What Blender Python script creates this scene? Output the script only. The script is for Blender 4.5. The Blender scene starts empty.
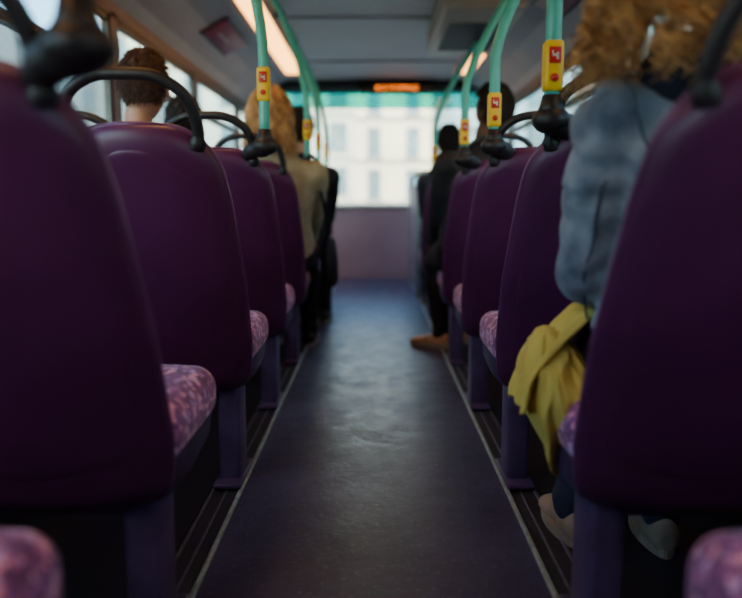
import bpy, bmesh, math, random
from mathutils import Vector, Matrix, noise
from mathutils.bvhtree import BVHTree
random.seed(7)
V3=Vector
scene=bpy.context.scene
COL=scene.collection

# ---------------------------------------------------------------- helpers
def empty(name,loc=(0,0,0)):
    o=bpy.data.objects.new(name,None); o.location=loc; o.empty_display_size=.1
    COL.objects.link(o); return o
def mk(name,me,parent=None,mats=None,loc=None):
    o=bpy.data.objects.new(name,me); COL.objects.link(o)
    if mats is not None and len(me.materials)==0:
        for m in (mats if isinstance(mats,(list,tuple)) else [mats]): me.materials.append(m)
    if parent: o.parent=parent
    if loc is not None: o.location=loc
    return o
def mesh_from(verts,faces,smooth=True,name='m',recalc=True):
    me=bpy.data.meshes.new(name); me.from_pydata([tuple(v) for v in verts],[],faces); me.update()
    if smooth: me.polygons.foreach_set('use_smooth',[True]*len(me.polygons))
    if recalc:
        bm=bmesh.new(); bm.from_mesh(me); bmesh.ops.recalc_face_normals(bm,faces=bm.faces); bm.to_mesh(me); bm.free()
    return me
def boxes_mesh(bl,bevel=0,seg=2,smooth=False,name='m'):
    bm=bmesh.new()
    for b in bl:
        x0,x1,y0,y1,z0,z1=b[:6]; mi=b[6] if len(b)>6 else 0
        r=bmesh.ops.create_cube(bm,size=1)
        for v in r['verts']:
            v.co=V3((x0+(v.co.x+.5)*(x1-x0),y0+(v.co.y+.5)*(y1-y0),z0+(v.co.z+.5)*(z1-z0)))
        fs=set(f for v in r['verts'] for f in v.link_faces)
        for f in fs: f.material_index=mi
    if bevel:
        bmesh.ops.bevel(bm,geom=list(bm.edges),offset=bevel,segments=seg,affect='EDGES',profile=.5)
    bmesh.ops.recalc_face_normals(bm,faces=bm.faces)
    me=bpy.data.meshes.new(name); bm.to_mesh(me); bm.free()
    if smooth or bevel: me.polygons.foreach_set('use_smooth',[True]*len(me.polygons))
    return me
def tube_data(pts,rad,n=10,V=None,F=None):
    if V is None: V=[];F=[]
    pts=[V3(p) for p in pts]; m=len(pts)
    if not isinstance(rad,(list,tuple)): rad=[rad]*m
    up=V3((0,0,1)); t0=(pts[1]-pts[0]).normalized()
    if abs(t0.dot(up))>.9: up=V3((1,0,0))
    a=t0.cross(up).normalized(); base=len(V)
    cs=[(math.cos(2*math.pi*k/n),math.sin(2*math.pi*k/n)) for k in range(n)]
    for i,p in enumerate(pts):
        t=(pts[min(i+1,m-1)]-pts[max(i-1,0)]).normalized()
        a=(a-t*a.dot(t)).normalized(); b=t.cross(a); ar=a*rad[i]; br=b*rad[i]
        for c,s in cs: V.append(p+ar*c+br*s)
    for i in range(m-1):
        for k in range(n):
            k2=(k+1)%n
            F.append((base+i*n+k,base+i*n+k2,base+(i+1)*n+k2,base+(i+1)*n+k))
    F.append(tuple(base+k for k in reversed(range(n)))); F.append(tuple(base+(m-1)*n+k for k in range(n)))
    return V,F
def tube(name,pts,rad,mat,parent=None,n=12,loc=None):
    V,F=tube_data(pts,rad,n); return mk(name,mesh_from(V,F),parent,mat,loc)
def smooth_path(pts,k=6):
    pts=[V3(p) for p in pts]; out=[]
    for i in range(len(pts)-1):
        p0=pts[max(i-1,0)];p1=pts[i];p2=pts[i+1];p3=pts[min(i+2,len(pts)-1)]
        for j in range(k):
            t=j/k
            out.append(.5*((2*p1)+(-p0+p2)*t+(2*p0-5*p1+4*p2-p3)*t*t+(-p0+3*p1-3*p2+p3)*t**3))
    out.append(pts[-1]); return out
def sphere_data(c,r,V,F,nu=14,nv=9):
    c=V3(c); base=len(V)
    if not isinstance(r,(tuple,list,Vector)): r=(r,r,r)
    V.append(c+V3((0,0,r[2])))
    for i in range(1,nv):
        ph=math.pi*i/nv
        for k in range(nu):
            a=2*math.pi*k/nu
            V.append(c+V3((r[0]*math.sin(ph)*math.cos(a),r[1]*math.sin(ph)*math.sin(a),r[2]*math.cos(ph))))
    V.append(c-V3((0,0,r[2]))); last=len(V)-1
    for k in range(nu):
        F.append((base,base+1+k,base+1+(k+1)%nu))
        F.append((last,base+1+(nv-2)*nu+(k+1)%nu,base+1+(nv-2)*nu+k))
    for i in range(nv-2):
        for k in range(nu):
            a=base+1+i*nu+k;b=base+1+i*nu+(k+1)%nu
            F.append((a,a+nu,b+nu,b))

# ---------------------------------------------------------------- materials
def lin(c):
    return tuple(((x/255)/12.92 if x/255<=.04045 else ((x/255+.055)/1.055)**2.4) for x in c)+(1,)
def mat(name,rgb,rough=.5,metal=0,nscale=None,namt=.25,bump=0,bscale=None,rgb2=None,emit=0,spec=None,sheen=0,detail=4):
    m=bpy.data.materials.new(name); m.use_nodes=True; nt=m.node_tree; b=nt.nodes['Principled BSDF']
    c=lin(rgb); b.inputs['Base Color'].default_value=c; b.inputs['Roughness'].default_value=rough
    b.inputs['Metallic'].default_value=metal
    if spec is not None: b.inputs['Specular IOR Level'].default_value=spec
    if sheen: b.inputs['Sheen Weight'].default_value=sheen
    tc=nt.nodes.new('ShaderNodeTexCoord')
    if nscale is None: nscale=12
    n=nt.nodes.new('ShaderNodeTexNoise'); n.inputs['Scale'].default_value=nscale; n.inputs['Detail'].default_value=detail
    nt.links.new(tc.outputs['Object'],n.inputs['Vector'])
    r=nt.nodes.new('ShaderNodeValToRGB'); r.color_ramp.elements[0].position=.35; r.color_ramp.elements[1].position=.68
    c2=lin(rgb2) if rgb2 else tuple(min(1,x*(1+namt)) for x in c[:3])+(1,)
    c1=c if rgb2 else tuple(x*(1-namt) for x in c[:3])+(1,)
    r.color_ramp.elements[0].color=c1; r.color_ramp.elements[1].color=c2
    nt.links.new(n.outputs['Fac'],r.inputs['Fac']); nt.links.new(r.outputs['Color'],b.inputs['Base Color'])
    if emit:
        b.inputs['Emission Color'].default_value=c; b.inputs['Emission Strength'].default_value=emit
    if bump:
        n2=nt.nodes.new('ShaderNodeTexNoise'); n2.inputs['Scale'].default_value=bscale or nscale; n2.inputs['Detail'].default_value=3
        nt.links.new(tc.outputs['Object'],n2.inputs['Vector'])
        bp=nt.nodes.new('ShaderNodeBump'); bp.inputs['Strength'].default_value=bump; bp.inputs['Distance'].default_value=.01
        nt.links.new(n2.outputs['Fac'],bp.inputs['Height']); nt.links.new(bp.outputs['Normal'],b.inputs['Normal'])
    return m
M={}
M['shell']=mat('purple_plastic_shell',(80,28,74),.42,nscale=6,namt=.12,bump=.05,bscale=220)
M['rim']=mat('purple_rim',(98,48,94),.42)
M['pan']=mat('dark_purple_pan',(60,48,78),.45)
M['leg']=mat('purple_painted_steel',(84,66,108),.4,metal=.2)
M['black']=mat('black_rubber_plastic',(30,28,31),.48,nscale=30,namt=.2)
M['pole']=mat('turquoise_powder_coat',(76,190,174),.3,nscale=20,namt=.06)
M['yellow']=mat('yellow_plastic',(250,204,16),.45,namt=.06)
M['red']=mat('red_plastic',(205,35,30),.4,namt=.06)
M['white']=mat('white_print',(235,232,225),.5,namt=.03)
M['steel']=mat('aluminium_rail',(168,188,180),.38,metal=.3,nscale=40,namt=.25)
M['groove']=mat('rail_groove',(44,44,54),.6)
M['steel2']=mat('worn_rail_lip',(96,98,112),.45,metal=.2,nscale=40,namt=.25)
M['ceil']=mat('ceiling_panel',(170,166,162),.5,nscale=3,namt=.05)
M['cove']=mat('cove_panel',(136,130,128),.5,nscale=3,namt=.06)
M['wall']=mat('purple_grey_wall_panel',(84,68,82),.55,nscale=5,namt=.08,bump=.05,bscale=200)
M['frontpanel']=mat('front_panel_purple_grey',(136,106,122),.5,nscale=3,namt=.08)
M['frame']=mat('black_window_rubber',(22,22,25),.5)
M['console']=mat('beige_console',(160,148,128),.5,namt=.06)
M['advert']=mat('magenta_advert',(150,30,60),.5,nscale=9,rgb2=(90,24,50))
M['lampglass']=mat('warm_diffuser',(255,176,84),.5,namt=.02,emit=7)
M['led']=mat('led_orange',(255,120,15),.5,namt=.02,emit=4)
M['screen']=mat('display_black',(10,10,12),.2)
M['road']=mat('asphalt',(88,88,92),.85,nscale=.8,namt=.15)
M['pave']=mat('pavement',(150,146,140),.85,nscale=2,namt=.1)
M['bwin']=mat('building_glass',(74,102,118),.2,nscale=.4,namt=.4)
M['under']=mat('underseat_shade_tone',(32,30,40),.6,nscale=20,namt=.3)  # near-black tone, shade under the seats put into the colour

def moquette():
    m=bpy.data.materials.new('purple_moquette'); m.use_nodes=True; nt=m.node_tree; b=nt.nodes['Principled BSDF']
    tc=nt.nodes.new('ShaderNodeTexCoord'); L=nt.links
    n=nt.nodes.new('ShaderNodeTexNoise'); n.inputs['Scale'].default_value=45; n.inputs['Detail'].default_value=2
    L.new(tc.outputs['Object'],n.inputs['Vector'])
    sub=nt.nodes.new('ShaderNodeVectorMath'); sub.operation='SCALE'; sub.inputs['Scale'].default_value=.022
    L.new(n.outputs['Color'],sub.inputs[0])
    add=nt.nodes.new('ShaderNodeVectorMath'); add.operation='ADD'; L.new(tc.outputs['Object'],add.inputs[0]); L.new(sub.outputs[0],add.inputs[1])
    v=nt.nodes.new('ShaderNodeTexVoronoi'); v.inputs['Scale'].default_value=85; L.new(add.outputs[0],v.inputs['Vector'])
    r=nt.nodes.new('ShaderNodeValToRGB'); r.color_ramp.interpolation='CONSTANT'
    e=r.color_ramp.elements; e[0].color=lin((122,62,124)); e[1].position=.42; e[1].color=lin((172,100,162))
    for p,c in ((.56,(238,172,198)),(.67,(138,76,146)),(.80,(206,170,224)),(.9,(98,44,108))):
        x=e.new(p); x.color=lin(c)
    sep=nt.nodes.new('ShaderNodeSeparateColor'); L.new(v.outputs['Color'],sep.inputs[0]); L.new(sep.outputs[0],r.inputs['Fac'])
    L.new(r.outputs['Color'],b.inputs['Base Color']); b.inputs['Roughness'].default_value=.9
    b.inputs['Sheen Weight'].default_value=.3
    n2=nt.nodes.new('ShaderNodeTexNoise'); n2.inputs['Scale'].default_value=400; L.new(tc.outputs['Object'],n2.inputs['Vector'])
    bp=nt.nodes.new('ShaderNodeBump'); bp.inputs['Strength'].default_value=.3; bp.inputs['Distance'].default_value=.003
    L.new(n2.outputs['Fac'],bp.inputs['Height']); L.new(bp.outputs['Normal'],b.inputs['Normal'])
    return m
M['moq']=moquette()
def floor_mat():
    m=bpy.data.materials.new('blue_grey_vinyl'); m.use_nodes=True; nt=m.node_tree; b=nt.nodes['Principled BSDF']; L=nt.links
    tc=nt.nodes.new('ShaderNodeTexCoord')
    n=nt.nodes.new('ShaderNodeTexNoise'); n.inputs['Scale'].default_value=3.5; n.inputs['Detail'].default_value=9; n.inputs['Roughness'].default_value=.7
    L.new(tc.outputs['Object'],n.inputs['Vector'])
    r=nt.nodes.new('ShaderNodeValToRGB'); e=r.color_ramp.elements
    e[0].position=.3; e[0].color=lin((56,52,84)); e[1].position=.7; e[1].color=lin((84,82,116))
    L.new(n.outputs['Fac'],r.inputs['Fac'])
    n3=nt.nodes.new('ShaderNodeTexNoise'); n3.inputs['Scale'].default_value=70; n3.inputs['Detail'].default_value=4
    L.new(tc.outputs['Object'],n3.inputs['Vector'])
    r3=nt.nodes.new('ShaderNodeValToRGB'); r3.color_ramp.elements[0].position=.58; r3.color_ramp.elements[1].position=.76
    L.new(n3.outputs['Fac'],r3.inputs['Fac'])
    mx=nt.nodes.new('ShaderNodeMix'); mx.data_type='RGBA'; L.new(r3.outputs['Color'],mx.inputs['Factor'])
    L.new(r.outputs['Color'],mx.inputs[6]); mx.inputs[7].default_value=lin((112,112,142))
    L.new(mx.outputs[2],b.inputs['Base Color'])
    n2=nt.nodes.new('ShaderNodeTexNoise'); n2.inputs['Scale'].default_value=10; n2.inputs['Detail'].default_value=8; n2.inputs['Roughness'].default_value=.7
    L.new(tc.outputs['Object'],n2.inputs['Vector'])
    mr=nt.nodes.new('ShaderNodeMapRange'); mr.inputs['From Min'].default_value=.3; mr.inputs['From Max'].default_value=.7; mr.inputs['To Min'].default_value=.27; mr.inputs['To Max'].default_value=.5
    L.new(n2.outputs['Fac'],mr.inputs['Value']); L.new(mr.outputs['Result'],b.inputs['Roughness'])
    bp=nt.nodes.new('ShaderNodeBump'); bp.inputs['Strength'].default_value=.28; bp.inputs['Distance'].default_value=.004
    n4=nt.nodes.new('ShaderNodeTexNoise'); n4.inputs['Scale'].default_value=40; n4.inputs['Detail'].default_value=6
    L.new(tc.outputs['Object'],n4.inputs['Vector']); L.new(n4.outputs['Fac'],bp.inputs['Height']); L.new(bp.outputs['Normal'],b.inputs['Normal'])
    return m
M['floor']=floor_mat()
def glass(name,tint,refl=.06):
    m=bpy.data.materials.new(name); m.use_nodes=True; nt=m.node_tree; nt.nodes.clear(); L=nt.links
    o=nt.nodes.new('ShaderNodeOutputMaterial'); t=nt.nodes.new('ShaderNodeBsdfTransparent'); g=nt.nodes.new('ShaderNodeBsdfGlossy')
    t.inputs['Color'].default_value=tint; g.inputs['Roughness'].default_value=.03
    mx=nt.nodes.new('ShaderNodeMixShader'); mx.inputs[0].default_value=refl
    L.new(t.outputs[0],mx.inputs[1]); L.new(g.outputs[0],mx.inputs[2]); L.new(mx.outputs[0],o.inputs[0]); return m
M['glass']=glass('tinted_bus_glass',(.64,.78,.80,1))
M['wglass']=glass('windscreen_glass',(.78,.90,.92,1),.04)
M['tealglass']=glass('turquoise_sun_band',(.04,.52,.50,1))

# ---------------------------------------------------------------- bus shell
Y0,Y1=-1.3,7.6
mk('floor',boxes_mesh([(-1.25,1.25,Y0,Y1+.1,-.05,0)]),None,M['floor'])
mk('trim_underseat_shade',boxes_mesh([(-1.16,-.452,Y0,Y1,0,.004),(.452,1.16,Y0,Y1,0,.004)]),None,M['under'])  # added dark strips over the floor, painting the shade beneath the seats
prof=[(-1.24,1.66),(-1.16,1.76),(-1.02,1.87),(-.86,1.94),(-.84,1.955),(0,1.965),(.84,1.955),(.86,1.94),(1.02,1.87),(1.16,1.76),(1.24,1.66)]
V=[];F=[]
N=len(prof)
for y in (Y0,Y1+.1):
    for x,z in prof: V.append((x,y,z))
    for x,z in prof: V.append((x,y,z+.06))
for i in range(N-1):
    F.append((i,i+1,2*N+i+1,2*N+i)); F.append((N+i,N+i+1,3*N+i+1,3*N+i))
me=bpy.data.meshes.new('ceil'); me.from_pydata(V,[],F); me.materials.append(M['ceil']); me.materials.append(M['cove'])
for k,p in enumerate(me.polygons):
    i=k//2
    if i<3 or i>=N-4: p.material_index=1
ceil=mk('ceiling',me)
for k,y in enumerate((.4,1.9,3.4,4.9,6.4)):
    mk('trim_ceiling_seam',boxes_mesh([(-.83,.83,y,y+.02,1.948,1.958)]),None,M['cove'])
def ceiling_light(x,y0,y1):
    e=empty('ceiling_light',(x,(y0+y1)/2,1.94)); h=(y1-y0)/2
    mk('housing',boxes_mesh([(-.095,-.075,-h,h,-.02,.012),(.075,.095,-h,h,-.02,.012),(-.095,.095,-h,-h+.04,-.02,.012),(-.095,.095,h-.04,h,-.02,.012)],.004),e,M['ceil'])
    mk('diffuser',boxes_mesh([(-.075,.075,-h+.04,h-.04,-.012,.006)],.005),e,M['lampglass'])
for y0,y1 in ((-.9,1.2),(1.4,3.6),(3.8,6.9)):
    ceiling_light(-.72,y0,y1)
for y0,y1 in ((-.9,1.2),(1.4,3.6),(5.5,6.9)):
    ceiling_light(.80,y0,y1)
def side_wall(sgn,name):
    a,b=sorted((sgn*1.20,sgn*1.25)); a2,b2=sorted((sgn*1.205,sgn*1.25))
    bl=[(a,b,Y0,Y1,0,.80),(a2,b2,Y0,Y1,1.64,1.72)]
    ys=[-1.27,.35,1.95,3.55,5.15,6.75,7.57]
    for y in ys: bl.append((a2,b2,y-.045,y+.045,.80,1.66))
    mk('wall_'+name,boxes_mesh(bl),None,M['wall'])
    mk('trim_sill_'+name,boxes_mesh([(min(sgn*1.15,sgn*1.20),max(sgn*1.15,sgn*1.20),Y0,Y1,.775,.80)],.006),None,M['frame'])
    mk('baseboard_'+name,boxes_mesh([(min(sgn*1.16,sgn*1.20),max(sgn*1.16,sgn*1.20),Y0,Y1,0,.12)],.006),None,M['pan'])
    return ys
wi=0
for sgn,name in ((-1,'left'),(1,'right')):
    ys=side_wall(sgn,name)
    for i in range(len(ys)-1):
        wi+=1
        y0=ys[i]+.045;y1=ys[i+1]-.045
        e=empty('window_%d'%wi,(sgn*1.225,(y0+y1)/2,1.22)); h=(y1-y0)/2; z0=-.42;z1=.42
        f=.03
        mk('rubber_frame',boxes_mesh([(-.015,.015,-h,-h+f,z0,z1),(-.015,.015,h-f,h,z0,z1),(-.015,.015,-h,h,z0,z0+f),(-.015,.015,-h,h,z1-f,z1),(-.02,.02,-h,h,.16,.20)]),e,M['frame'])
        mk('pane',boxes_mesh([(-.003,.003,-h+f,h-f,z0+f,.16),(-.003,.003,-h+f,h-f,.20,z1-f)]),e,M['glass'])
mk('wall_back',boxes_mesh([(-1.25,1.25,Y0-.05,Y0,0,2.02)]),None,M['wall'])  # unseen rear wall, its window closed up to darken the near seats
mk('wall_front',boxes_mesh([(-1.25,1.25,Y1,Y1+.06,0,.72),(-1.25,1.25,Y1-.02,Y1+.06,1.86,2.02),(-1.25,-1.14,Y1,Y1+.06,.72,1.9),(1.14,1.25,Y1,Y1+.06,.72,1.9)]),None,M['frontpanel'])
e=empty('window_front',(0,Y1+.03,1.29))
mk('rubber_frame',boxes_mesh([(-1.14,1.14,-.02,.02,-.57,-.54),(-1.14,-1.11,-.02,.02,-.57,.57),(1.11,1.14,-.02,.02,-.57,.57)]),e,M['frame'])
mk('pane',boxes_mesh([(-1.11,1.11,-.003,.003,-.54,.42)]),e,M['wglass'])
mk('sun_band',boxes_mesh([(-1.11,1.11,-.004,.004,.42,.57)]),e,M['tealglass'])
tube('trim_front_rail',[(-1.1,Y1-.08,.74),(1.1,Y1-.08,.74)],.016,M['steel'])
mk('trim_front_header',boxes_mesh([(-1.1,1.1,Y1-.2,Y1-.02,1.86,1.95)],.01),None,M['frame'])
mk('trim_front_panel_seams',boxes_mesh([(-.45,-.44,Y1-.006,Y1,0,.7),(.44,.45,Y1-.006,Y1,0,.7)]),None,M['pan'])
e=empty('led_display_sign',(.22,Y1-.24,1.87))
mk('casing',boxes_mesh([(-.36,.36,-.03,.04,-.05,.06)],.008),e,M['screen'])
tc=bpy.data.curves.new('led_text','FONT'); tc.body='BUS STOPPING'; tc.size=.062; tc.align_x='CENTER'; tc.align_y='CENTER'; tc.extrude=.001
t=bpy.data.objects.new('led_text_tmp',tc); COL.objects.link(t); bpy.context.view_layer.update()
tm=bpy.data.meshes.new_from_object(t.evaluated_get(bpy.context.evaluated_depsgraph_get())); bpy.data.objects.remove(t)
tm.materials.clear(); tm.transform(Matrix.Rotation(math.pi/2,4,'X')); mk('lettering',tm,e,M['led'],(0,-.033,0))
def rail(x):
    s=1 if x>0 else -1
    e=empty('seat_floor_rail',(x,0,0)); ya,yb=Y0+.05,Y1-.05
    a=sorted((-s*.043,-s*.032))
    mk('bright_edge',boxes_mesh([(a[0],a[1],ya,yb,0,.010)],.002),e,M['steel'])
    mk('lips',boxes_mesh([(min(s*.034,s*.040),max(s*.034,s*.040),ya,yb,0,.010),(-.004,.002,ya,yb,0,.007)],.0015),e,M['steel2'])
    mk('grooves',boxes_mesh([(-.032,-.004,ya,yb,0,.003),(.002,.034,ya,yb,0,.003)]),e,M['groove'])
rail(-.405); rail(.405)
e=empty('ceiling_air_vent_console',(.58,4.6,1.87))
mk('body',boxes_mesh([(-.22,.22,-.62,.62,-.09,.088)],.03,3),e,M['console'])
mk('grille',boxes_mesh([(-.16,.16,-.3+i*.07,-.26+i*.07,-.098,-.088) for i in range(11)]),e,M['frame'])
def advert(sgn,y):
    e=empty('advert_panel',(sgn*.985,y,1.868))
    mk('poster',boxes_mesh([(-.085,.085,-.36,.36,-.004,.004)],.002),e,M['advert']); mk('holder',boxes_mesh([(-.10,-.085,-.38,.38,-.008,.004),(.085,.10,-.38,.38,-.008,.004)]),e,M['frame'])
    mk('print',boxes_mesh([(-.02,-.005,-.2,.1,-.006,-.004)]),e,M['cove'])
    e.rotation_euler=(0,sgn*math.radians(24),0)
advert(-1,5.1);advert(1,4.0)

# ---------------------------------------------------------------- seats
def lerp_tab(tab,x):
    if x<=tab[0][0]: return tab[0][1]
    for (a,b),(c,d) in zip(tab,tab[1:]):
        if x<=c: return b+(d-b)*(x-a)/(c-a)
    return tab[-1][1]
ZB,ZT=.285,.965
wtab=[(.28,.192),(.42,.212),(.60,.212),(.80,.198),(.975,.172)]
ytab=[(.28,.395),(.40,.35),(.55,.285),(.75,.195),(.90,.125),(.975,.10)]
def outline_w(z,zb,zt,rt,rb,sh):
    w=lerp_tab(wtab,z)-sh
    if z>zt-rt: q=z-(zt-rt); w=w-rt+math.sqrt(max(0,rt*rt-q*q))
    if z<zb+rb: q=(zb+rb)-z; w=w-rb+math.sqrt(max(0,rb*rb-q*q))
    return w
def pillow(zb,zt,rt,rb,sh,Tf,Tr,curve,yoff,nu=24,nz=40,pw=8):
    V=[];F=[];rows=[]
    for j in range(nz+1):
        q=-math.cos(math.pi*j/nz)
        z=zb+(zt-zb)*(q+1)/2
        w=outline_w(z,zb,zt,rt,rb,sh); y=lerp_tab(ytab,z)+yoff
        rowf=[];rowr=[]
        for i in range(nu+1):
            u=math.sin(math.pi/2*(-1+2*i/nu))
            th=(max(0,1-abs(u)**pw))**.5*(max(0,1-abs(q)**(pw*1.5)))**.5
            yc=y+curve*u*u
            V.append((u*w,yc+Tf*th,z)); V.append((u*w,yc-Tr*th,z))
            rowf.append(len(V)-2);rowr.append(len(V)-1)
        rows.append((rowf,rowr))
    for j in range(nz):
        for i in range(nu):
            a,b=rows[j];c,d=rows[j+1]
            F.append((a[i],a[i+1],c[i+1],c[i])); F.append((b[i],d[i],d[i+1],b[i+1]))
    me=mesh_from(V,F)
    bm=bmesh.new();bm.from_mesh(me);bmesh.ops.remove_doubles(bm,verts=bm.verts,dist=.0004);bmesh.ops.recalc_face_normals(bm,faces=bm.faces);bm.to_mesh(me);bm.free()
    return me
me_shell=pillow(ZB,ZT,.11,.06,0,.012,.034,.035,0)
me_pad=pillow(.40,.935,.09,.03,.018,.055,.0,.03,.008)
me_panel=pillow(.36,.91,.09,.05,.03,.0,.006,.03,-.032,pw=10)
def rim_path(off=.002):
    L=[]
    for j in range(41):
        q=-math.cos(math.pi*j/40); z=ZB+(ZT-ZB)*(q+1)/2
        L.append((outline_w(z,ZB,ZT,.11,.06,0)-off,z))
    pr=[V3((w,lerp_tab(ytab,z)+.035,z)) for w,z in L]; pl=[V3((-w,lerp_tab(ytab,z)+.035,z)) for w,z in reversed(L)]
    top=[]
    w,z=L[-1]
    for k in range(1,8):
        u=1-2*k/8; top.append(V3((w*u,lerp_tab(ytab,z)+.035*u*u,z)))
    return pr+top+pl
Vt,Ft=tube_data(rim_path(),.0075,8); me_rim=mesh_from(Vt,Ft)
hp=smooth_path([(-.140,.130,.915),(-.148,.115,.955),(-.128,.085,1.025),(-.07,.068,1.062),(0,.065,1.068),(.07,.068,1.062),(.128,.085,1.025),(.148,.115,.955),(.140,.130,.915)],6)
Vt,Ft=tube_data(hp,[.019]*4+[.0135]*(len(hp)-8)+[.019]*4,12); me_handle=mesh_from(Vt,Ft)
def rounded_box(cx,cy,cz,hx,hy,hz,r,crown,cuts=20):
    bm=bmesh.new(); bmesh.ops.create_cube(bm,size=2)
    bmesh.ops.subdivide_edges(bm,edges=list(bm.edges),cuts=cuts,use_grid_fill=True)
    for v in bm.verts:
        q=V3([math.sin(c*math.pi/2) for c in v.co])
        p=V3((q.x*hx,q.y*hy,q.z*hz))
        inn=V3((max(-hx+r,min(hx-r,p.x)),max(-hy+r,min(hy-r,p.y)),max(-hz+r,min(hz-r,p.z))))
        d=p-inn
        if d.length>1e-9:
            mxc=max(abs(d.x),abs(d.y),abs(d.z)); d=d.normalized()*mxc
        p=inn+d
        if p.z>0: p.z+=crown*(1-(p.x/hx)**2)*(1-(p.y/hy)**4)
        v.co=p+V3((cx,cy,cz)); 
    for f in bm.faces: f.smooth=True
    me=bpy.data.meshes.new('rb'); bm.to_mesh(me); bm.free(); return me
me_cush=rounded_box(0,.592,.398,.208,.180,.056,.045,.012)
V=[];F=[]
def rrect(y,z0,z1,hw):
    out=[]
    for cx,cz,a0 in ((hw-.03,z1-.02,0),(-hw+.03,z1-.02,90),(-hw+.03,z0+.03,180),(hw-.03,z0+.03,270)):
        for k in range(5):
            a=math.radians(a0+k*22.5); out.append(V3((cx+.03*math.cos(a),y,cz+(.02 if a0<180 else .03)*math.sin(a))))
    return out
secs=[rrect(.41,.30,.38,.17),rrect(.44,.285,.38,.195),rrect(.56,.285,.38,.20),rrect(.70,.30,.38,.20),rrect(.745,.325,.38,.195),rrect(.76,.345,.38,.18)]
n=len(secs[0])
for s_ in secs: V+=s_
for i in range(len(secs)-1):
    for k in range(n): F.append((i*n+k,i*n+(k+1)%n,(i+1)*n+(k+1)%n,(i+1)*n+k))
F.append(tuple(range(n)));F.append(tuple(range((len(secs)-1)*n,len(secs)*n)))
me_pan=mesh_from(V,F)
for m_,k in ((me_shell,'shell'),(me_pad,'moq'),(me_panel,'shell'),(me_rim,'rim'),(me_handle,'black'),(me_cush,'moq'),(me_pan,'pan')): m_.materials.append(M[k])
def seat(side,row,cx_a=.54,cx_w=.975):
    y=.78*row
    e=empty('bus_seat',(side*.76,y,0))
    for cx in (cx_a,cx_w):
        x=side*(cx-.76)
        for nm,m_ in (('back_shell',me_shell),('back_panel',me_panel),('back_rim',me_rim),('back_pad',me_pad),('grab_handle',me_handle),('cushion',me_cush),('seat_pan',me_pan)):
            mk(nm,m_,e,None,(x,0,0))
    s=side
    xa=s*(.405-.76); xs=sorted((xa-.03,xa+.03))
    mk('pedestal_leg',boxes_mesh([(xs[0],xs[1],.43,.55,.014,.30)],.012,3),e,M['leg'])
    mk('pedestal_foot',boxes_mesh([(xs[0]-.008,xs[1]+.008,.38,.60,.010,.024)],.004),e,M['leg'])
    xw=sorted((s*(.40-.76),s*(1.195-.76)))
    mk('cross_beam',boxes_mesh([(xw[0],xw[1],.45,.51,.25,.29)],.008),e,M['leg'])
for r in range(-1,9):
    if r<=7: seat(-1,r)
for r in range(-1,7): seat(1,r)

# ---------------------------------------------------------------- poles
def pole(side,row,x0,p,k,ztag):
    y=.78*row+.085
    e=empty('turquoise_grab_pole',(side*x0,y,0))
    pts=[]
    z=1.0
    while z<1.95:
        pts.append((side*k*max(0,z-1.25)**p,0,z)); z+=.05
    pts.append((side*k*(.70)**p,0,1.955))
    tube('pole',pts,.0170,M['pole'],e,16)
    xe=side*k*(.70)**p
    tube('ceiling_flange',[(xe,0,1.925),(xe,0,1.955)],.034,M['black'],e,16)
    V=[];F=[]
    sphere_data((0,0,.972),(.042,.042,.030),V,F,18,12)
    tube_data([(0,0,.98),(0,0,1.003),(0,0,1.025)],[.036,.025,.020],14,V,F)
    tube_data(smooth_path([(0,0,.970),(side*.035,.012,.962),(side*.065,.04,.945)],5),[.032]*4+[.027]*4+[.022]*3,12,V,F)
    mk('base_socket',mesh_from(V,F),e,M['black'])
    b=boxes_mesh([(-.0205,.0205,-.0205,.0205,ztag-.054,ztag+.054)],.009,3); mk('bell_push_sleeve',b,e,M['yellow'])
    mk('red_sign',boxes_mesh([(-.013,.013,-.0225,-.020,ztag+.004,ztag+.038)],.001),e,M['red'])
    mk('sign_symbol',boxes_mesh([(-.007,.007,-.0235,-.0223,ztag+.018,ztag+.023),(-.007,-.004,-.0235,-.0223,ztag+.018,ztag+.030),(.003,.007,-.0235,-.0223,ztag+.012,ztag+.026)]),e,M['white'])
    V=[];F=[]; tube_data([(0,-.020,ztag-.026),(0,-.026,ztag-.026)],[.009,.008],16,V,F); mk('bell_button',mesh_from(V,F),e,M['red'])
pole(-1,1,.335,1.77,.44,1.18)
for r in (3,5,6,7): pole(-1,r,.352,1.77,.44,1.165)
for r in (2,3,4,6): pole(1,r,.385,1.4,.65,1.085)

e=empty('stairwell_screen',(.36,6.0,0))
tube('post',[(0,0,0),(0,0,.98),(.03,0,1.02),(.80,0,1.02)],.02,M['steel'],e)
mk('panel',boxes_mesh([(.03,.82,-.012,.012,.08,.92)],.006),e,M['frontpanel'])
tube('post_2',[(0,1.2,0),(0,1.2,.98),(0,1.15,1.02),(0,.05,1.02),(0,0,.98)],.02,M['steel'],e)
mk('side_panel',boxes_mesh([(-.01,.01,.04,1.16,.08,.92)],.006),e,M['frontpanel'])

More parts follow.
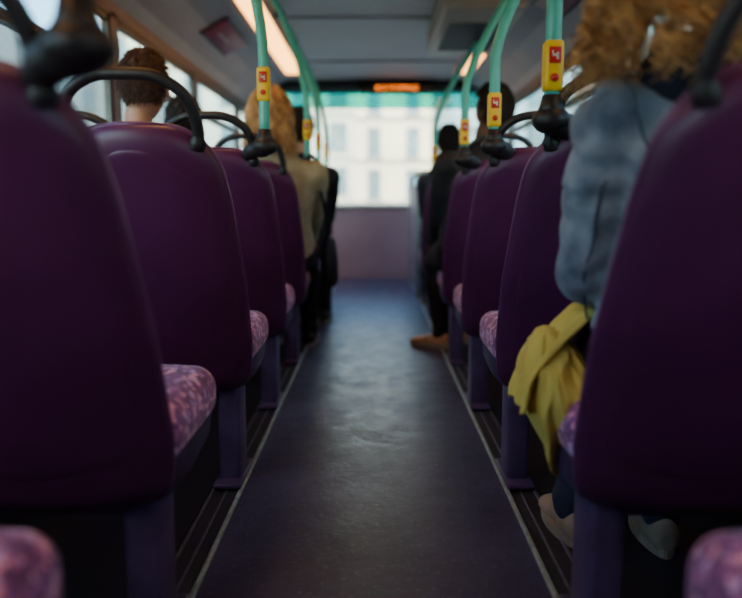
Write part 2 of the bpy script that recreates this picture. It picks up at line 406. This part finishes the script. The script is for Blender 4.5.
# ---------------------------------------------------------------- people
DG=bpy.context.evaluated_depsgraph_get
def remesh(V,F,vox,iters=4):
    me=mesh_from(V,F); o=bpy.data.objects.new('tmp_body',me); COL.objects.link(o)
    r=o.modifiers.new('r','REMESH'); r.mode='VOXEL'; r.voxel_size=vox; r.use_smooth_shade=True
    s=o.modifiers.new('s','SMOOTH'); s.factor=.5; s.iterations=iters
    bpy.context.view_layer.update()
    out=bpy.data.meshes.new_from_object(o.evaluated_get(DG())); bpy.data.objects.remove(o)
    out.materials.clear(); out.polygons.foreach_set('use_smooth',[True]*len(out.polygons)); return out
def two_bone(a,b,l1,l2,hint):
    d=b-a; L=d.length; mx=(l1+l2)*.995
    if L>mx: b=a+d.normalized()*mx; d=b-a; L=mx
    x=(l1*l1-l2*l2+L*L)/(2*L); h=math.sqrt(max(0,l1*l1-x*x)); u=d.normalized()
    hp_=(hint-u*hint.dot(u)).normalized(); return a+u*x+hp_*h,b
def ring_loft(rings,V,F,n=20):
    base=len(V)
    for c,a,b in rings:
        for k in range(n):
            t=2*math.pi*k/n; V.append(c+a*math.cos(t)+b*math.sin(t))
    m=len(rings)
    for i in range(m-1):
        for k in range(n):
            k2=(k+1)%n; F.append((base+i*n+k,base+i*n+k2,base+(i+1)*n+k2,base+(i+1)*n+k))
    F.append(tuple(base+k for k in range(n))); F.append(tuple(base+(m-1)*n+k for k in reversed(range(n))))
def limb(p,q,r0,r1,V,F,bulge=.0):
    tube_data([p.lerp(q,t) for t in (0,.25,.5,.75,1)],[r0,r0*.75+r1*.25+bulge,(r0+r1)/2+bulge*.8,r0*.25+r1*.75,r1],16,V,F)
    sphere_data(p,r0,V,F); sphere_data(q,r1,V,F)
def segd(p,a,b):
    d=b-a; t=max(0,min(1,(p-a).dot(d)/max(1e-9,d.dot(d)))); return (p-(a+d*t)).length
def hand_mesh(wrist,dirv,palmn,side,s):
    D=dirv.normalized(); Nn=(palmn-D*palmn.dot(D)).normalized(); A=D.cross(Nn)*side
    V=[];F=[]
    ring_loft([(wrist-D*.03*s,A*.026*s,Nn*.02*s),(wrist,A*.027*s,Nn*.018*s),(wrist+D*.03*s,A*.038*s,Nn*.016*s),(wrist+D*.07*s,A*.042*s,Nn*.014*s),(wrist+D*.092*s,A*.038*s,Nn*.011*s)],V,F,16)
    for i,(off,ln) in enumerate(((.030,.070),(.010,.080),(-.010,.074),(-.030,.058))):
        p=wrist+(D*.085+A*off)*s; pts=[p-D*.02*s]; rr=[.0095*s]
        d=D.copy()
        pts.append(p); rr.append(.0092*s)
        for k,fr in enumerate((.45,.30,.25)):
            ang=(.3,.5,.4)[k]; d=(d*math.cos(ang)+Nn*math.sin(ang)).normalized()
            p=p+d*ln*fr*s; pts.append(p); rr.append((.0086-.0009*k)*s)
        tube_data(pts,rr,10,V,F)
        for q,r_ in zip(pts,rr): sphere_data(q,r_,V,F,8,6)
    p=wrist+(D*.02+A*.022)*s; pts=[p]; rr=[.013*s]
    for dd,l in (((D*.6+A*.75+Nn*.2),.035),((D*.85+A*.45+Nn*.3),.032),((D*.95+A*.15+Nn*.4),.026)):
        p=p+dd.normalized()*l*s; pts.append(p); rr.append(rr[-1]-.0013*s)
    tube_data(pts,rr,10,V,F)
    for q,r_ in zip(pts,rr): sphere_data(q,r_,V,F,8,6)
    return remesh(V,F,.0042*s,2)
def head_mesh(s):
    bm=bmesh.new(); bmesh.ops.create_icosphere(bm,subdivisions=5,radius=1)
    G=lambda a,b:math.exp(-(a/b)**2)
    for v in bm.verts:
        x,y,z=v.co
        X=x*.076;Y=y*.097;Z=z*.120
        if z<0:
            X*=1-.34*(-z)**1.4
            if y<0: Y*=1-.45*(-z)
        if y>0:
            Y-= .010*y*G(x,.9)
            Y+= .024*G(x,.15)*G(z+.17,.14)*y + .010*G(x,.11)*G(z,.15)*y
            Y-= .012*G(abs(x)-.38,.17)*G(z-.06,.12)*y
            Y+= .005*G(z-.25,.09)*G(x,.5)*y
            Y+= .008*G(x,.28)*G(z+.50,.06)*y+.006*G(x,.26)*G(z+.61,.05)*y
            Y-= .004*G(x,.3)*G(z+.555,.03)*y
            Y+= .010*G(x,.25)*G(z+.85,.14)
            X+= math.copysign(.004,x)*G(z+.25,.2)*G(abs(x)-.7,.25)
        v.co=V3((X,Y,Z))*s
    for f in bm.faces:
        c=f.calc_center_median()/s
        f.smooth=True
        if c.y>.05 and abs(c.x)<.025 and -.077<c.z<-.055: f.material_index=1
    for sg in (-1,1):
        r=bmesh.ops.create_uvsphere(bm,u_segments=16,v_segments=10,radius=1)
        for v in r['verts']:
            rr=math.hypot(v.co.y,v.co.z); th=.006 if rr>.6 else .002
            v.co=V3((sg*(.076+.006*rr)+v.co.x*th*1.3,-.008+v.co.y*.019,-.012+v.co.z*.031))*s
        for v in r['verts']:
            for f in v.link_faces: f.smooth=True
    me=bpy.data.meshes.new('head'); bm.to_mesh(me); bm.free(); return me
def hair_cap(s,bulk,front=.35,low=-.45,nz=22,amp=.2):
    bm=bmesh.new(); bmesh.ops.create_icosphere(bm,subdivisions=5,radius=1)
    dele=[]
    for v in bm.verts:
        x,y,z=v.co
        keep=(z>front+.12*y) or (y<.12 and z>low-.1*y and not (y>-.25 and z<-.1 and abs(x)>.6))
        if not keep: dele.append(v)
    bmesh.ops.delete(bm,geom=dele,context='VERTS')
    for v in bm.verts:
        x,y,z=v.co; n=noise.noise(v.co*nz*.25)*amp+noise.noise(V3((x*nz,y*nz,z*nz*.4)))*amp*.5
        k=bulk*(1+n*.35)
        zz=z*.122; yy=y*.100; xx=x*.081
        if z<0: yy*=1-.40*(-z); xx*=1-.30*(-z)**1.4
        v.co=V3((xx,yy,zz))*k*s+V3((0,-.004,.004))*s
    r=bmesh.ops.extrude_face_region(bm,geom=list(bm.faces))
    for v in [g for g in r['geom'] if isinstance(g,bmesh.types.BMVert)]: v.co*=.93
    bmesh.ops.recalc_face_normals(bm,faces=bm.faces)
    for f in bm.faces: f.smooth=True
    me=bpy.data.meshes.new('cap'); bm.to_mesh(me); bm.free(); return me
def short_tufts(s,n,seed):
    rnd=random.Random(seed); V=[];F=[]
    while n>0:
        d=V3((rnd.gauss(0,1),rnd.gauss(0,1),rnd.gauss(0,1))).normalized(); x,y,z=d
        if not((z>.5+.12*y) or (y<.05 and z>-.5 and not (y>-.25 and z<-.05 and abs(x)>.55))): continue
        n-=1
        zz=z*.124; yy=y*.102; xx=x*.083
        if z<0: yy*=1-.40*(-z); xx*=1-.30*(-z)**1.4
        p=V3((xx,yy,zz))*1.02+V3((0,-.004,.004))
        fl=(V3((0,.1,-1))-d*V3((0,.1,-1)).dot(d)); fl=fl.normalized() if fl.length>.05 else V3((0,1,0))
        fl=(fl+V3((rnd.uniform(-.5,.5),rnd.uniform(-.5,.5),rnd.uniform(-.3,.3)))).normalized(); L=rnd.uniform(.014,.024)
        tube_data([p*s,(p+fl*L*.5+d*.006)*s,(p+fl*L+d*.005)*s],[.0018*s,.0016*s,.0005*s],4,V,F)
    return mesh_from(V,F,recalc=False)
def hair_strands(s,n,length,bulk,curl,turns,rad,seed=1,spread=0.):
    rnd=random.Random(seed); V=[];F=[]
    for i in range(n):
        phi=rnd.uniform(-math.pi,math.pi)
        e0=math.asin(min(1,rnd.uniform(.15,1.0)))
        front=abs(phi)>2.1
        if front and e0<.75: e0=rnd.uniform(.8,1.4)
        R=bulk*rnd.uniform(.88,1.12) if curl>.006 else bulk*rnd.uniform(.94,1.06)
        Ln=length*rnd.uniform(.55,1.08); ph0=rnd.uniform(0,6.28); tr=turns*rnd.uniform(.7,1.3)
        cr=curl*rnd.uniform(.6,1.3); pts=[]; m=30 if curl>.006 else 16
        arc=(e0+.15)*.10*R; tot=arc+Ln; pf=phi
        lim=2.0
        out=rnd.uniform(-.01,.035)*spread
        for k in range(m+1):
            t=k/m; d=t*tot
            if front: pf=math.copysign(abs(phi)+(lim-abs(phi))*min(1,t*2.2),phi)
            if d<arc:
                e=e0-(d/arc)*(e0+.15); hr=math.cos(e); z=math.sin(e)*.122
            else:
                q=(d-arc); hr=1+out*q/.2/.09; z=-.018-q
            x=math.sin(pf)*hr*.080; y=-math.cos(pf)*hr*.098
            p=V3((x*R,y*R-.004,z*(R if z>0 else 1)))
            a=ph0+t*tr*2*math.pi; am=cr*min(1,t*3)
            rad_dir=V3((math.sin(pf),-math.cos(pf),0)); tan_dir=V3((math.cos(pf),math.sin(pf),0))
            p+=rad_dir*math.cos(a)*am+tan_dir*math.sin(a)*am+rad_dir*am*.4
            pts.append(p*s)
        rr=[rad*s*(.6+.4*math.sin(math.pi*min(1,k/m*1.0+.08)))*(1 if k<m-2 else .5) for k in range(m+1)]
        tube_data(pts,rr,4,V,F)
    return mesh_from(V,F,recalc=False)
def shoe(name,ankle,toe,col,parent,s=1,inv=None):
    T=V3((toe.x,toe.y,0)).normalized(); R=V3((T.y,-T.x,0)); U=V3((0,0,1)); g=V3((ankle.x,ankle.y,0))
    V=[];F=[]
    prof=[(-.065,.020,.022,.038),(-.05,.034,.04,.045),(-.01,.036,.045,.05),(.05,.038,.038,.042),(.10,.045,.029,.032),(.15,.046,.024,.027),(.185,.036,.020,.022),(.20,.018,.012,.016)]
    ring_loft([(g+T*a*s+U*(zc*s+.006),R*w*s,U*h*s) for a,w,h,zc in prof],V,F,18)
    tube_data([g+U*.04*s,g+U*.075*s,g+U*.105*s],[.042*s,.038*s,.037*s],16,V,F)
    V=[V3((v.x,v.y,max(v.z,.016))) for v in V]
    me=remesh(V,F,.006,2); me.transform(inv); mk('shoe',me,parent,col)
    V=[]
    b=[]
    for k in range(28):
        t=2*math.pi*k/28; a=math.cos(t); w=math.sin(t)
        b.append(g+T*(.068+a*.138)*s+R*w*(.047-.008*(a<0)*abs(a))*s)
    for z in (.006,.026): V+= [p+U*z for p in b]
    n=28; F=[(k,(k+1)%n,n+(k+1)%n,n+k) for k in range(n)]+[tuple(range(n-1,-1,-1)),tuple(range(n,2*n))]
    me=mesh_from(V,F,False); me.transform(inv); mk('shoe_sole',me,parent,M['sole'])
M['sole']=mat('shoe_sole_rubber',(150,142,128),.7)
M['eye']=mat('eye_white',(225,222,215),.2); M['iris']=mat('iris',(50,35,25),.1); M['lip']=mat('lips',(150,78,72),.5)

def person(name,hip,yaw=0,lean=-.25,side=0,s=1,hands=None,feet=None,toes=None,top=None,pants=None,skin=None,shoes=None,collar=None,
           hair='short',hairmat=None,headoff=(0,0,0),hyaw=0,hpitch=0,thick=.008,hair_kw={},elbow_out=.35,vox=.0125,fold=1,seams=None):
    hip=V3(hip); e=empty(name,(hip.x,hip.y,0)); inv=Matrix.Translation(-e.location)
    def put(nm,me,mats): 
        me.transform(inv); return mk(nm,me,e,mats)
    Rz=Matrix.Rotation(yaw,3,'Z'); R=Rz@V3((1,0,0)); Fw=Rz@V3((0,1,0)); U=V3((0,0,1))
    S=(U*math.cos(lean)+Fw*math.sin(lean)+R*math.sin(side)).normalized(); R2=(R-S*R.dot(S)).normalized(); F2=S.cross(R2).normalized()
    if F2.dot(Fw)<0: F2=-F2
    sp=lambda t:hip+(S*t+ Fw*(.06*max(0,t-.25)))*s
    V=[];F=[]
    tab=[(-.09,.10,.08),(-.05,.155,.115),(.02,.170,.13),(.10,.155,.122),(.18,.145,.112),(.28,.155,.118),(.36,.172,.118),(.42,.165,.105),(.46,.130,.085),(.49,.085,.065),(.52,.06,.055)]
    ring_loft([(sp(t),R2*(w+thick*.7)*s,F2*(d+thick)*s) for t,w,d in tab],V,F,24)
    parts=[(sp(.0),sp(.42),.15,0),(sp(-.06)-R*.06,sp(-.06)+R*.06,.125,1)]
    neck0=sp(.47);neck1=sp(.60)+Fw*.005*s; limb(neck0,neck1,.054*s,.048*s,V,F); parts.append((sp(.53),neck1,.05*s,2))
    wr=[]
    for i,sg in enumerate((-1,1)):
        sh=sp(.415)+R2*sg*.168*s
        tgt=V3(hands[i]); el,w=two_bone(sh,tgt,.29*s,.25*s,(R*sg*elbow_out-U*1.0-Fw*.5))
        limb(sh,el,(.056+thick)*s,(.044+thick)*s,V,F,.003); limb(el,w,(.044+thick)*s,(.033+thick)*s,V,F,.003)
        parts+= [(sh,el,.055*s,0),(el,w,.042*s,0)]; wr.append((sh,el,w))
    for i,sg in enumerate((-1,1)):
        hj=hip+R*sg*.09*s-U*.01*s+Fw*.02; an=V3(feet[i])+U*.088*s
        kn,an=two_bone(hj,an,.43*s,.42*s,(U*1.0+Fw*.6))
        limb(hj,kn,.084*s,.062*s,V,F,.004); limb(kn,an,.062*s,.046*s,V,F,.006)
        parts+= [(hj,kn,.075*s,1),(kn,an,.052*s,1)]
        shoe('shoe',V3((an.x,an.y,0)),V3(toes[i]) if toes else Fw,shoes,e,s,inv)
    me=remesh(V,F,vox*s,4)
    arms=[(a,b,c) for a,b,c in wr]
    for v in me.vertices:
        c=v.co; nn=(noise.noise(V3((c.x*9,c.y*9,c.z*16)))*.006+noise.noise(c*28)*.0025)
        if fold>1:
            nn=noise.noise(V3((c.x*11,c.y*11,c.z*20)))*.010
            for sh,el,w in arms:
                de=(c-el).length; 
                if de<.17: nn+=.0085*math.sin((c-el).length*95+noise.noise(c*14)*3.5)*(1-de/.17)
                elif (c-sh).length<.24 and (c-hip).length>.15:
                    nn+=.006*math.sin(((c-sh).dot((el-sh).normalized()))*75+noise.noise(c*9)*5+c.y*20)
        if (c-neck1).length>.09: v.co=c+v.normal*nn
    for p in me.polygons:
        c=p.center; best=min(parts,key=lambda q:segd(c,q[0],q[1])-q[2]); p.material_index=best[3]
    if seams:
        bvh=BVHTree.FromPolygons([v.co.copy() for v in me.vertices],[tuple(p.vertices) for p in me.polygons])
        Vs=[];Fs=[]
        Q=lambda t,a,d:sp(t)+R2*a*s+F2*d*s
        paths=[[Q(.34,a,-.3) for a in (-.15,-.1,-.05,0,.05,.1,.15)],
               [Q(t,-.075,-.3) for t in (.34,.26,.18,.1,.03)],[Q(t,.075,-.3) for t in (.34,.26,.18,.1,.03)],
               [Q(.03,a,-.3) for a in (-.15,-.1,-.05,0,.05,.1,.15)]]
        for sh_,el_,w_,sg in ((*wr[0],-1),(*wr[1],1)):
            ax=(el_-sh_).normalized(); o1=(-Fw-ax*(-Fw).dot(ax)).normalized(); o2=(R2*sg-ax*(R2*sg).dot(ax)).normalized()
            ring=[]
            for k in range(-5,6):
                a=k/5*1.35; ring.append(sh_+ax*(.03-.05*math.cos(a))-R2*sg*.02+(o1*math.sin(a)*.11+o2*math.cos(a)*.02+U*math.cos(a)*.11))
            paths.append(ring)
            o=(o1*.75+o2*.25)
            paths.append([sh_.lerp(el_,t)+o*.12 for t in (.25,.45,.65,.85)]+[el_.lerp(w_,t)+(o2*.2-U)*.1 for t in (.25,.45,.7,.9)])
        for pt in paths:
            pr=[]
            for q in smooth_path(pt,5):
                r_=bvh.find_nearest(q)
                if r_[0] is not None: pr.append(r_[0]+r_[1]*.0006)
            for _ in range(3):
                pr=[pr[0]]+[(pr[i-1]+pr[i]*2+pr[i+1])/4 for i in range(1,len(pr)-1)]+[pr[-1]]
            pr2=[pr[0]]
            for q in pr[1:]:
                if (q-pr2[-1]).length>.004: pr2.append(q)
            if len(pr2)>2: tube_data(pr2,.0022,6,Vs,Fs)
        put('jacket_seams',mesh_from(Vs,Fs),seams)
    put('body',me,[top,pants,skin])
    for sh,el,w in wr:
        d=(w-el).normalized(); Vc=[];Fc=[]; tube_data([w-d*.035*s,w-d*.03*s,w+d*.005*s,w+d*.01*s],[.036*s+thick,.041*s+thick,.041*s+thick,.034*s+thick],18,Vc,Fc)
        put('cuff',mesh_from(Vc,Fc),top)
    Vc=[];Fc=[]; c0=sp(.475)
    cw=1.6 if collar else 1
    ring_loft([(c0-S*.03*s,R2*.088*cw*s,F2*.080*cw*s),(c0+S*.01*s,R2*.086*cw*s,F2*.079*cw*s),(c0+S*.04*s*cw,R2*.072*cw*s,F2*.068*cw*s),(c0+S*.05*s*cw,R2*.064*cw*s,F2*.060*cw*s),(c0+S*.01*s,R2*.055*s,F2*.05*s)],Vc,Fc,24)
    put('collar',mesh_from(Vc,Fc),collar or top)
    for i,(sh,el,w) in enumerate(wr):
        d=(w-el).normalized(); sg=(-1,1)[i]
        hd=(d+Fw*.4-U*.25).normalized()
        hm=hand_mesh(w+d*.012*s,hd,-U+R*(-sg)*.3,(1 if i==0 else -1),s*.98); put('hand',hm,skin)
    hm=head_mesh(s); hc=neck1+S*.03*s+V3((0,0,.065*s))+Fw*.02*s+V3(headoff)
    HM=Matrix.Translation(hc)@Matrix.Rotation(yaw+hyaw,4,'Z')@Matrix.Rotation(hpitch,4,'X')
    hm.transform(HM); put('head',hm,[skin,M['lip']])
    Ve=[];Fe=[];Vi=[];Fi=[]
    for sg in (-1,1):
        c=V3((sg*.030,.073,.008))*s; sphere_data(c,.0125*s,Ve,Fe); sphere_data(c+V3((0,.0085,0))*s,.006*s,Vi,Fi)
    for VV,FF,nm,mm in ((Ve,Fe,'eyes','eye'),(Vi,Fi,'irises','iris')):
        m_=mesh_from(VV,FF); m_.transform(HM); put(nm,m_,M[mm])
    if hair=='short':
        m_=hair_cap(s,1.04,.45,-.62); m_.transform(HM); put('hair',m_,hairmat)
        m_=short_tufts(s,1100,5); m_.transform(HM); put('hair_tufts',m_,hairmat)
    else:
        m_=hair_cap(s,1.12,.42,-.75); m_.transform(HM); put('hair_underlayer',m_,hairmat)
        m_=hair_strands(s,**hair_kw); m_.transform(HM); put('hair_strands',m_,hairmat)
    return e,hc

sk_l=mat('skin_light',(184,132,108),.55,nscale=30,namt=.06); sk_d=mat('skin_dark',(92,60,44),.5,nscale=30,namt=.06)
denim=mat('washed_denim',(84,100,120),.88,nscale=16,rgb2=(150,164,176),bump=.4,bscale=240,sheen=.1,detail=12)
stitch=mat('denim_seam_stitching',(66,80,98),.85,namt=.2)
navy=mat('navy_cotton',(22,28,46),.9,namt=.2); jeans=mat('dark_jeans',(34,42,66),.85,nscale=40,namt=.25)
olive=mat('khaki_cotton',(158,146,114),.9,nscale=20,namt=.12,bump=.15,bscale=120)
blk=mat('black_jacket',(22,22,26),.7,namt=.2); blkp=mat('black_trousers',(20,20,25),.85,namt=.2)
grey=mat('grey_wool',(60,62,70),.9,namt=.2)
h_cur=mat('golden_curly_hair',(142,96,50),.4,nscale=20,rgb2=(236,190,120)); h_bl=mat('blonde_hair',(150,108,62),.45,nscale=24,rgb2=(228,186,124))
h_br=mat('brown_short_hair',(84,50,34),.6,nscale=60,rgb2=(52,32,24),bump=.6,bscale=150); h_dk=mat('dark_short_hair',(28,20,18),.6,nscale=60,namt=.3,bump=.6,bscale=150)
sh_tan=mat('tan_leather',(196,152,114),.5); sh_blk=mat('black_leather',(30,27,28),.4); sh_cream=mat('taupe_canvas',(156,140,120),.8)

def seated(name,side_x,row,**k):
    y=.78*row
    kw=dict(hip=(side_x,y+.455,.542),hands=((side_x-.10,y+.80,.585),(side_x+.10,y+.80,.585)),feet=((side_x-.10,y+.90,0),(side_x+.10,y+.90,0)),
        lean=-.30)
    kw.update(k); return person(name,**kw)
seated('curly_haired_woman',.53,1,s=.95,lean=-.16,hip=(.55,1.265,.538),hands=((.50,1.50,.615),(.64,1.52,.625)),feet=((.47,1.66,0),(.66,1.62,0)),toes=((-.05,1,0),(.1,1,0)),
       top=denim,pants=jeans,skin=sk_l,shoes=sh_cream,collar=navy,hair='long',hairmat=h_cur,thick=.012,headoff=(-.05,-.01,-.005),elbow_out=.7,vox=.0085,fold=2,seams=stitch,
       hair_kw=dict(n=1250,length=.20,bulk=1.58,curl=.013,turns=6,rad=.0021,seed=4,spread=1.3))
seated('blonde_woman',-.455,4,s=.96,side=.04,top=olive,pants=blkp,skin=sk_l,shoes=sh_blk,hair='long',hairmat=h_bl,thick=.018,hyaw=.1,headoff=(-.045,0,-.02),
       hair_kw=dict(n=520,length=.16,bulk=1.32,curl=.0058,turns=2.5,rad=.0028,seed=9,spread=.8))
seated('man_in_dark_coat',-.42,5,top=blk,pants=blkp,skin=sk_l,shoes=sh_blk,hairmat=h_dk,thick=.012,s=.97)
seated('brown_haired_man',-.89,3,s=.98,side=.11,top=grey,pants=jeans,skin=sk_l,shoes=sh_blk,hairmat=h_br,thick=.01,headoff=(.02,0,0))
seated('dark_haired_man',-.93,4,s=.94,side=.06,top=blk,pants=jeans,skin=sk_l,shoes=sh_blk,hairmat=h_dk,headoff=(.03,0,-.02))
seated('man_in_black_jacket',.47,4,s=.98,yaw=.22,lean=-.12,side=.08,top=blk,pants=blkp,skin=sk_d,shoes=sh_tan,hairmat=h_dk,thick=.018,
       hands=((.33,3.86,.60),(.52,3.92,.60)),feet=((.36,3.93,0),(.56,4.0,0)),toes=((-.75,.65,0),(-.2,1,0)),headoff=(.035,0,0),hyaw=.3)
seated('passenger_with_dark_hair',.50,6,s=.95,top=grey,pants=jeans,skin=sk_d,shoes=sh_blk,hairmat=h_dk)

e=empty('black_shoulder_bag',(-.225,3.72,.50))
V=[];F=[]
ring_loft([(V3((0,0,-.13)),V3((.030,0,0)),V3((0,.10,0))),(V3((0,0,-.11)),V3((.045,0,0)),V3((0,.13,0))),(V3((0,0,0)),V3((.045,0,0)),V3((0,.13,0))),(V3((0,0,.10)),V3((.03,0,0)),V3((0,.12,0))),(V3((0,0,.12)),V3((.015,0,0)),V3((0,.11,0)))],V,F,24)
mk('bag_body',mesh_from(V,F),e,blk)
tube('bag_strap',smooth_path([(0,.10,.10),(-.01,.0,.28),(-.045,-.16,.475),(-.08,-.23,.505),(-.06,-.27,.46),(-.01,-.24,.28),(0,-.10,.10)],6),.008,blk,e,8)

# crumpled pale yellow tote in the lap, spilling over the cushion edge
e=empty('yellow_tote_bag',(.346,1.375,.445))
bm=bmesh.new(); bmesh.ops.create_icosphere(bm,subdivisions=6,radius=1)
def ridge(p): return 1-abs(noise.noise(p))*2.4
for v in bm.verts:
    x,y,z=v.co
    sx=math.copysign(abs(x)**.8,x); sy=math.copysign(abs(y)**.75,y); sz=math.copysign(abs(z)**.8,z)
    wid=1-.28*max(0,z)-.16*max(0,-z)
    a=math.atan2(y,x)
    f=1+.16*ridge(V3((a*1.7+z*.5,z*.55,2)))+.09*ridge(v.co*2.1+V3((3,1,0)))+.12*noise.noise(v.co*1.5)-.08
    low=.10*noise.noise(V3((a*2.2,0,7)))*max(0,-z)
    v.co=V3((sx*.060*f*wid-.012*z,sy*.108*f*wid+.02*z,sz*.115+low))
me=bpy.data.meshes.new('tote'); bm.to_mesh(me); bm.free(); me.polygons.foreach_set('use_smooth',[True]*len(me.polygons))
ycot=mat('pale_yellow_cotton',(214,198,96),.9,nscale=8,namt=.18,bump=.25,bscale=70)
mk('bag_cloth',me,e,ycot)
V=[];F=[]
pp=smooth_path([V3((.10,.02,.150)),V3((.055,.01,.150)),V3((.015,.0,.120)),V3((-.03,-.005,.07)),V3((-.060,-.005,.02)),V3((-.068,.0,-.03))],6)
ny=30
for j,p in enumerate(pp):
    for i in range(ny+1):
        t=i/ny-.5; fl=j/(len(pp)-1)
        off=.010*math.sin(t*17+fl*4)+.008*noise.noise(V3((t*6,fl*5,2)))
        V.append(V3((p.x-abs(off)*.8,p.y+t*(.12+.04*fl),p.z+off*.4+.02*noise.noise(V3((t*5,4,4)))*fl)))
for j in range(len(pp)-1):
    for i in range(ny):
        a=j*(ny+1)+i; F.append((a,a+1,a+ny+2,a+ny+1))
o=mk('bag_flap',mesh_from(V,F),e,ycot); sm=o.modifiers.new('t','SOLIDIFY'); sm.thickness=.005

# ---------------------------------------------------------------- outside
mk('ground',boxes_mesh([(-60,60,-30,90,-2.75,-2.65)]),None,M['road'])
mk('pavement',boxes_mesh([(-12,-6,-30,48,-2.65,-2.5),(7,12,-30,48,-2.65,-2.5)]),None,M['pave'])
def building(x0,x1,y0,y1,h,rgb,axis,fl=3.3,bay=3.0,ww=1.5):
    e=empty('street_building',((x0+x1)/2,(y0+y1)/2,-2.6)); cx,cy=(x0+x1)/2,(y0+y1)/2
    m=mat('render_facade',rgb,.8,nscale=.4,namt=.08); hx=(x1-x0)/2;hy=(y1-y0)/2
    mk('facade',boxes_mesh([(-hx,hx,-hy,hy,0,h)]),e,m)
    bl=[];tr=[]
    nf=int(h/fl)
    for f in range(nf):
        z=f*fl+.9
        if axis=='y':
            n=int((x1-x0)/bay)
            for i in range(n):
                c=-hx+(i+.5)*(x1-x0)/n; bl.append((c-ww/2,c+ww/2,-hy-.05,-hy+.02,z,z+1.8)); tr.append((c-ww/2-.12,c+ww/2+.12,-hy-.15,-hy,z-.12,z)); tr.append((c-.04,c+.04,-hy-.08,-hy,z,z+1.8))
            tr.append((-hx,hx,-hy-.12,-hy,z+2.25,z+2.4))
        else:
            sx=hx if x1<0 else -hx; d=.05 if x1<0 else -.05; n=int((y1-y0)/bay)
            for i in range(n):
                c=-hy+(i+.5)*(y1-y0)/n; a=sorted((sx,sx+d)); bl.append((a[0],a[1],c-ww/2,c+ww/2,z,z+1.8)); a=sorted((sx,sx+3*d)); tr.append((a[0],a[1],c-ww/2-.1,c+ww/2+.1,z-.12,z))
    mk('building_windows',boxes_mesh(bl),e,M['bwin']); mk('stone_trim',boxes_mesh(tr),e,M['pave'])
building(-18,-1.2,50,60,17,(206,200,186),'y',2.9,2.3,1.2)
building(-1.2,3.6,47,60,15,(226,204,170),'y',2.6,1.6,.8)
building(3.6,22,54,64,20,(160,182,194),'y',3.0,2.2,1.5)
building(-26,-13,2,22,8.5,(150,120,100),'x')
building(-26,-13,24,48,10,(190,182,168),'x')
building(13,26,-6,16,9,(180,172,160),'x')
building(13,26,18,50,11,(160,130,112),'x')

# ---------------------------------------------------------------- light
w=bpy.data.worlds.new('sky'); scene.world=w; w.use_nodes=True; nt=w.node_tree; bg=nt.nodes['Background']
sky=nt.nodes.new('ShaderNodeTexSky'); sky.sky_type='NISHITA'; sky.sun_disc=False; sky.sun_elevation=math.radians(35); sky.sun_rotation=math.radians(190); sky.air_density=1.0; sky.dust_density=3
nt.links.new(sky.outputs[0],bg.inputs[0]); bg.inputs[1].default_value=1.6
sl=bpy.data.lights.new('sun','SUN'); sl.energy=7; sl.angle=.02; sl.color=(1,.93,.82); so=bpy.data.objects.new('sun',sl); COL.objects.link(so)
so.rotation_euler=V3((-.12,-1,.75)).to_track_quat('Z','Y').to_euler(); so.location=(0,-5,20)

# ---------------------------------------------------------------- camera
cd=bpy.data.cameras.new('camera'); cam=bpy.data.objects.new('camera',cd); COL.objects.link(cam); scene.camera=cam
fpx=738; cd.sensor_width=36; cd.lens=fpx/742*36; cd.clip_start=.02; cd.clip_end=300
cam.location=(0,0,.8); cam.rotation_euler=(math.radians(90)-math.atan(99/fpx),0,math.radians(.23))
cd.dof.use_dof=True; cd.dof.focus_distance=1.9; cd.dof.aperture_fstop=1.5
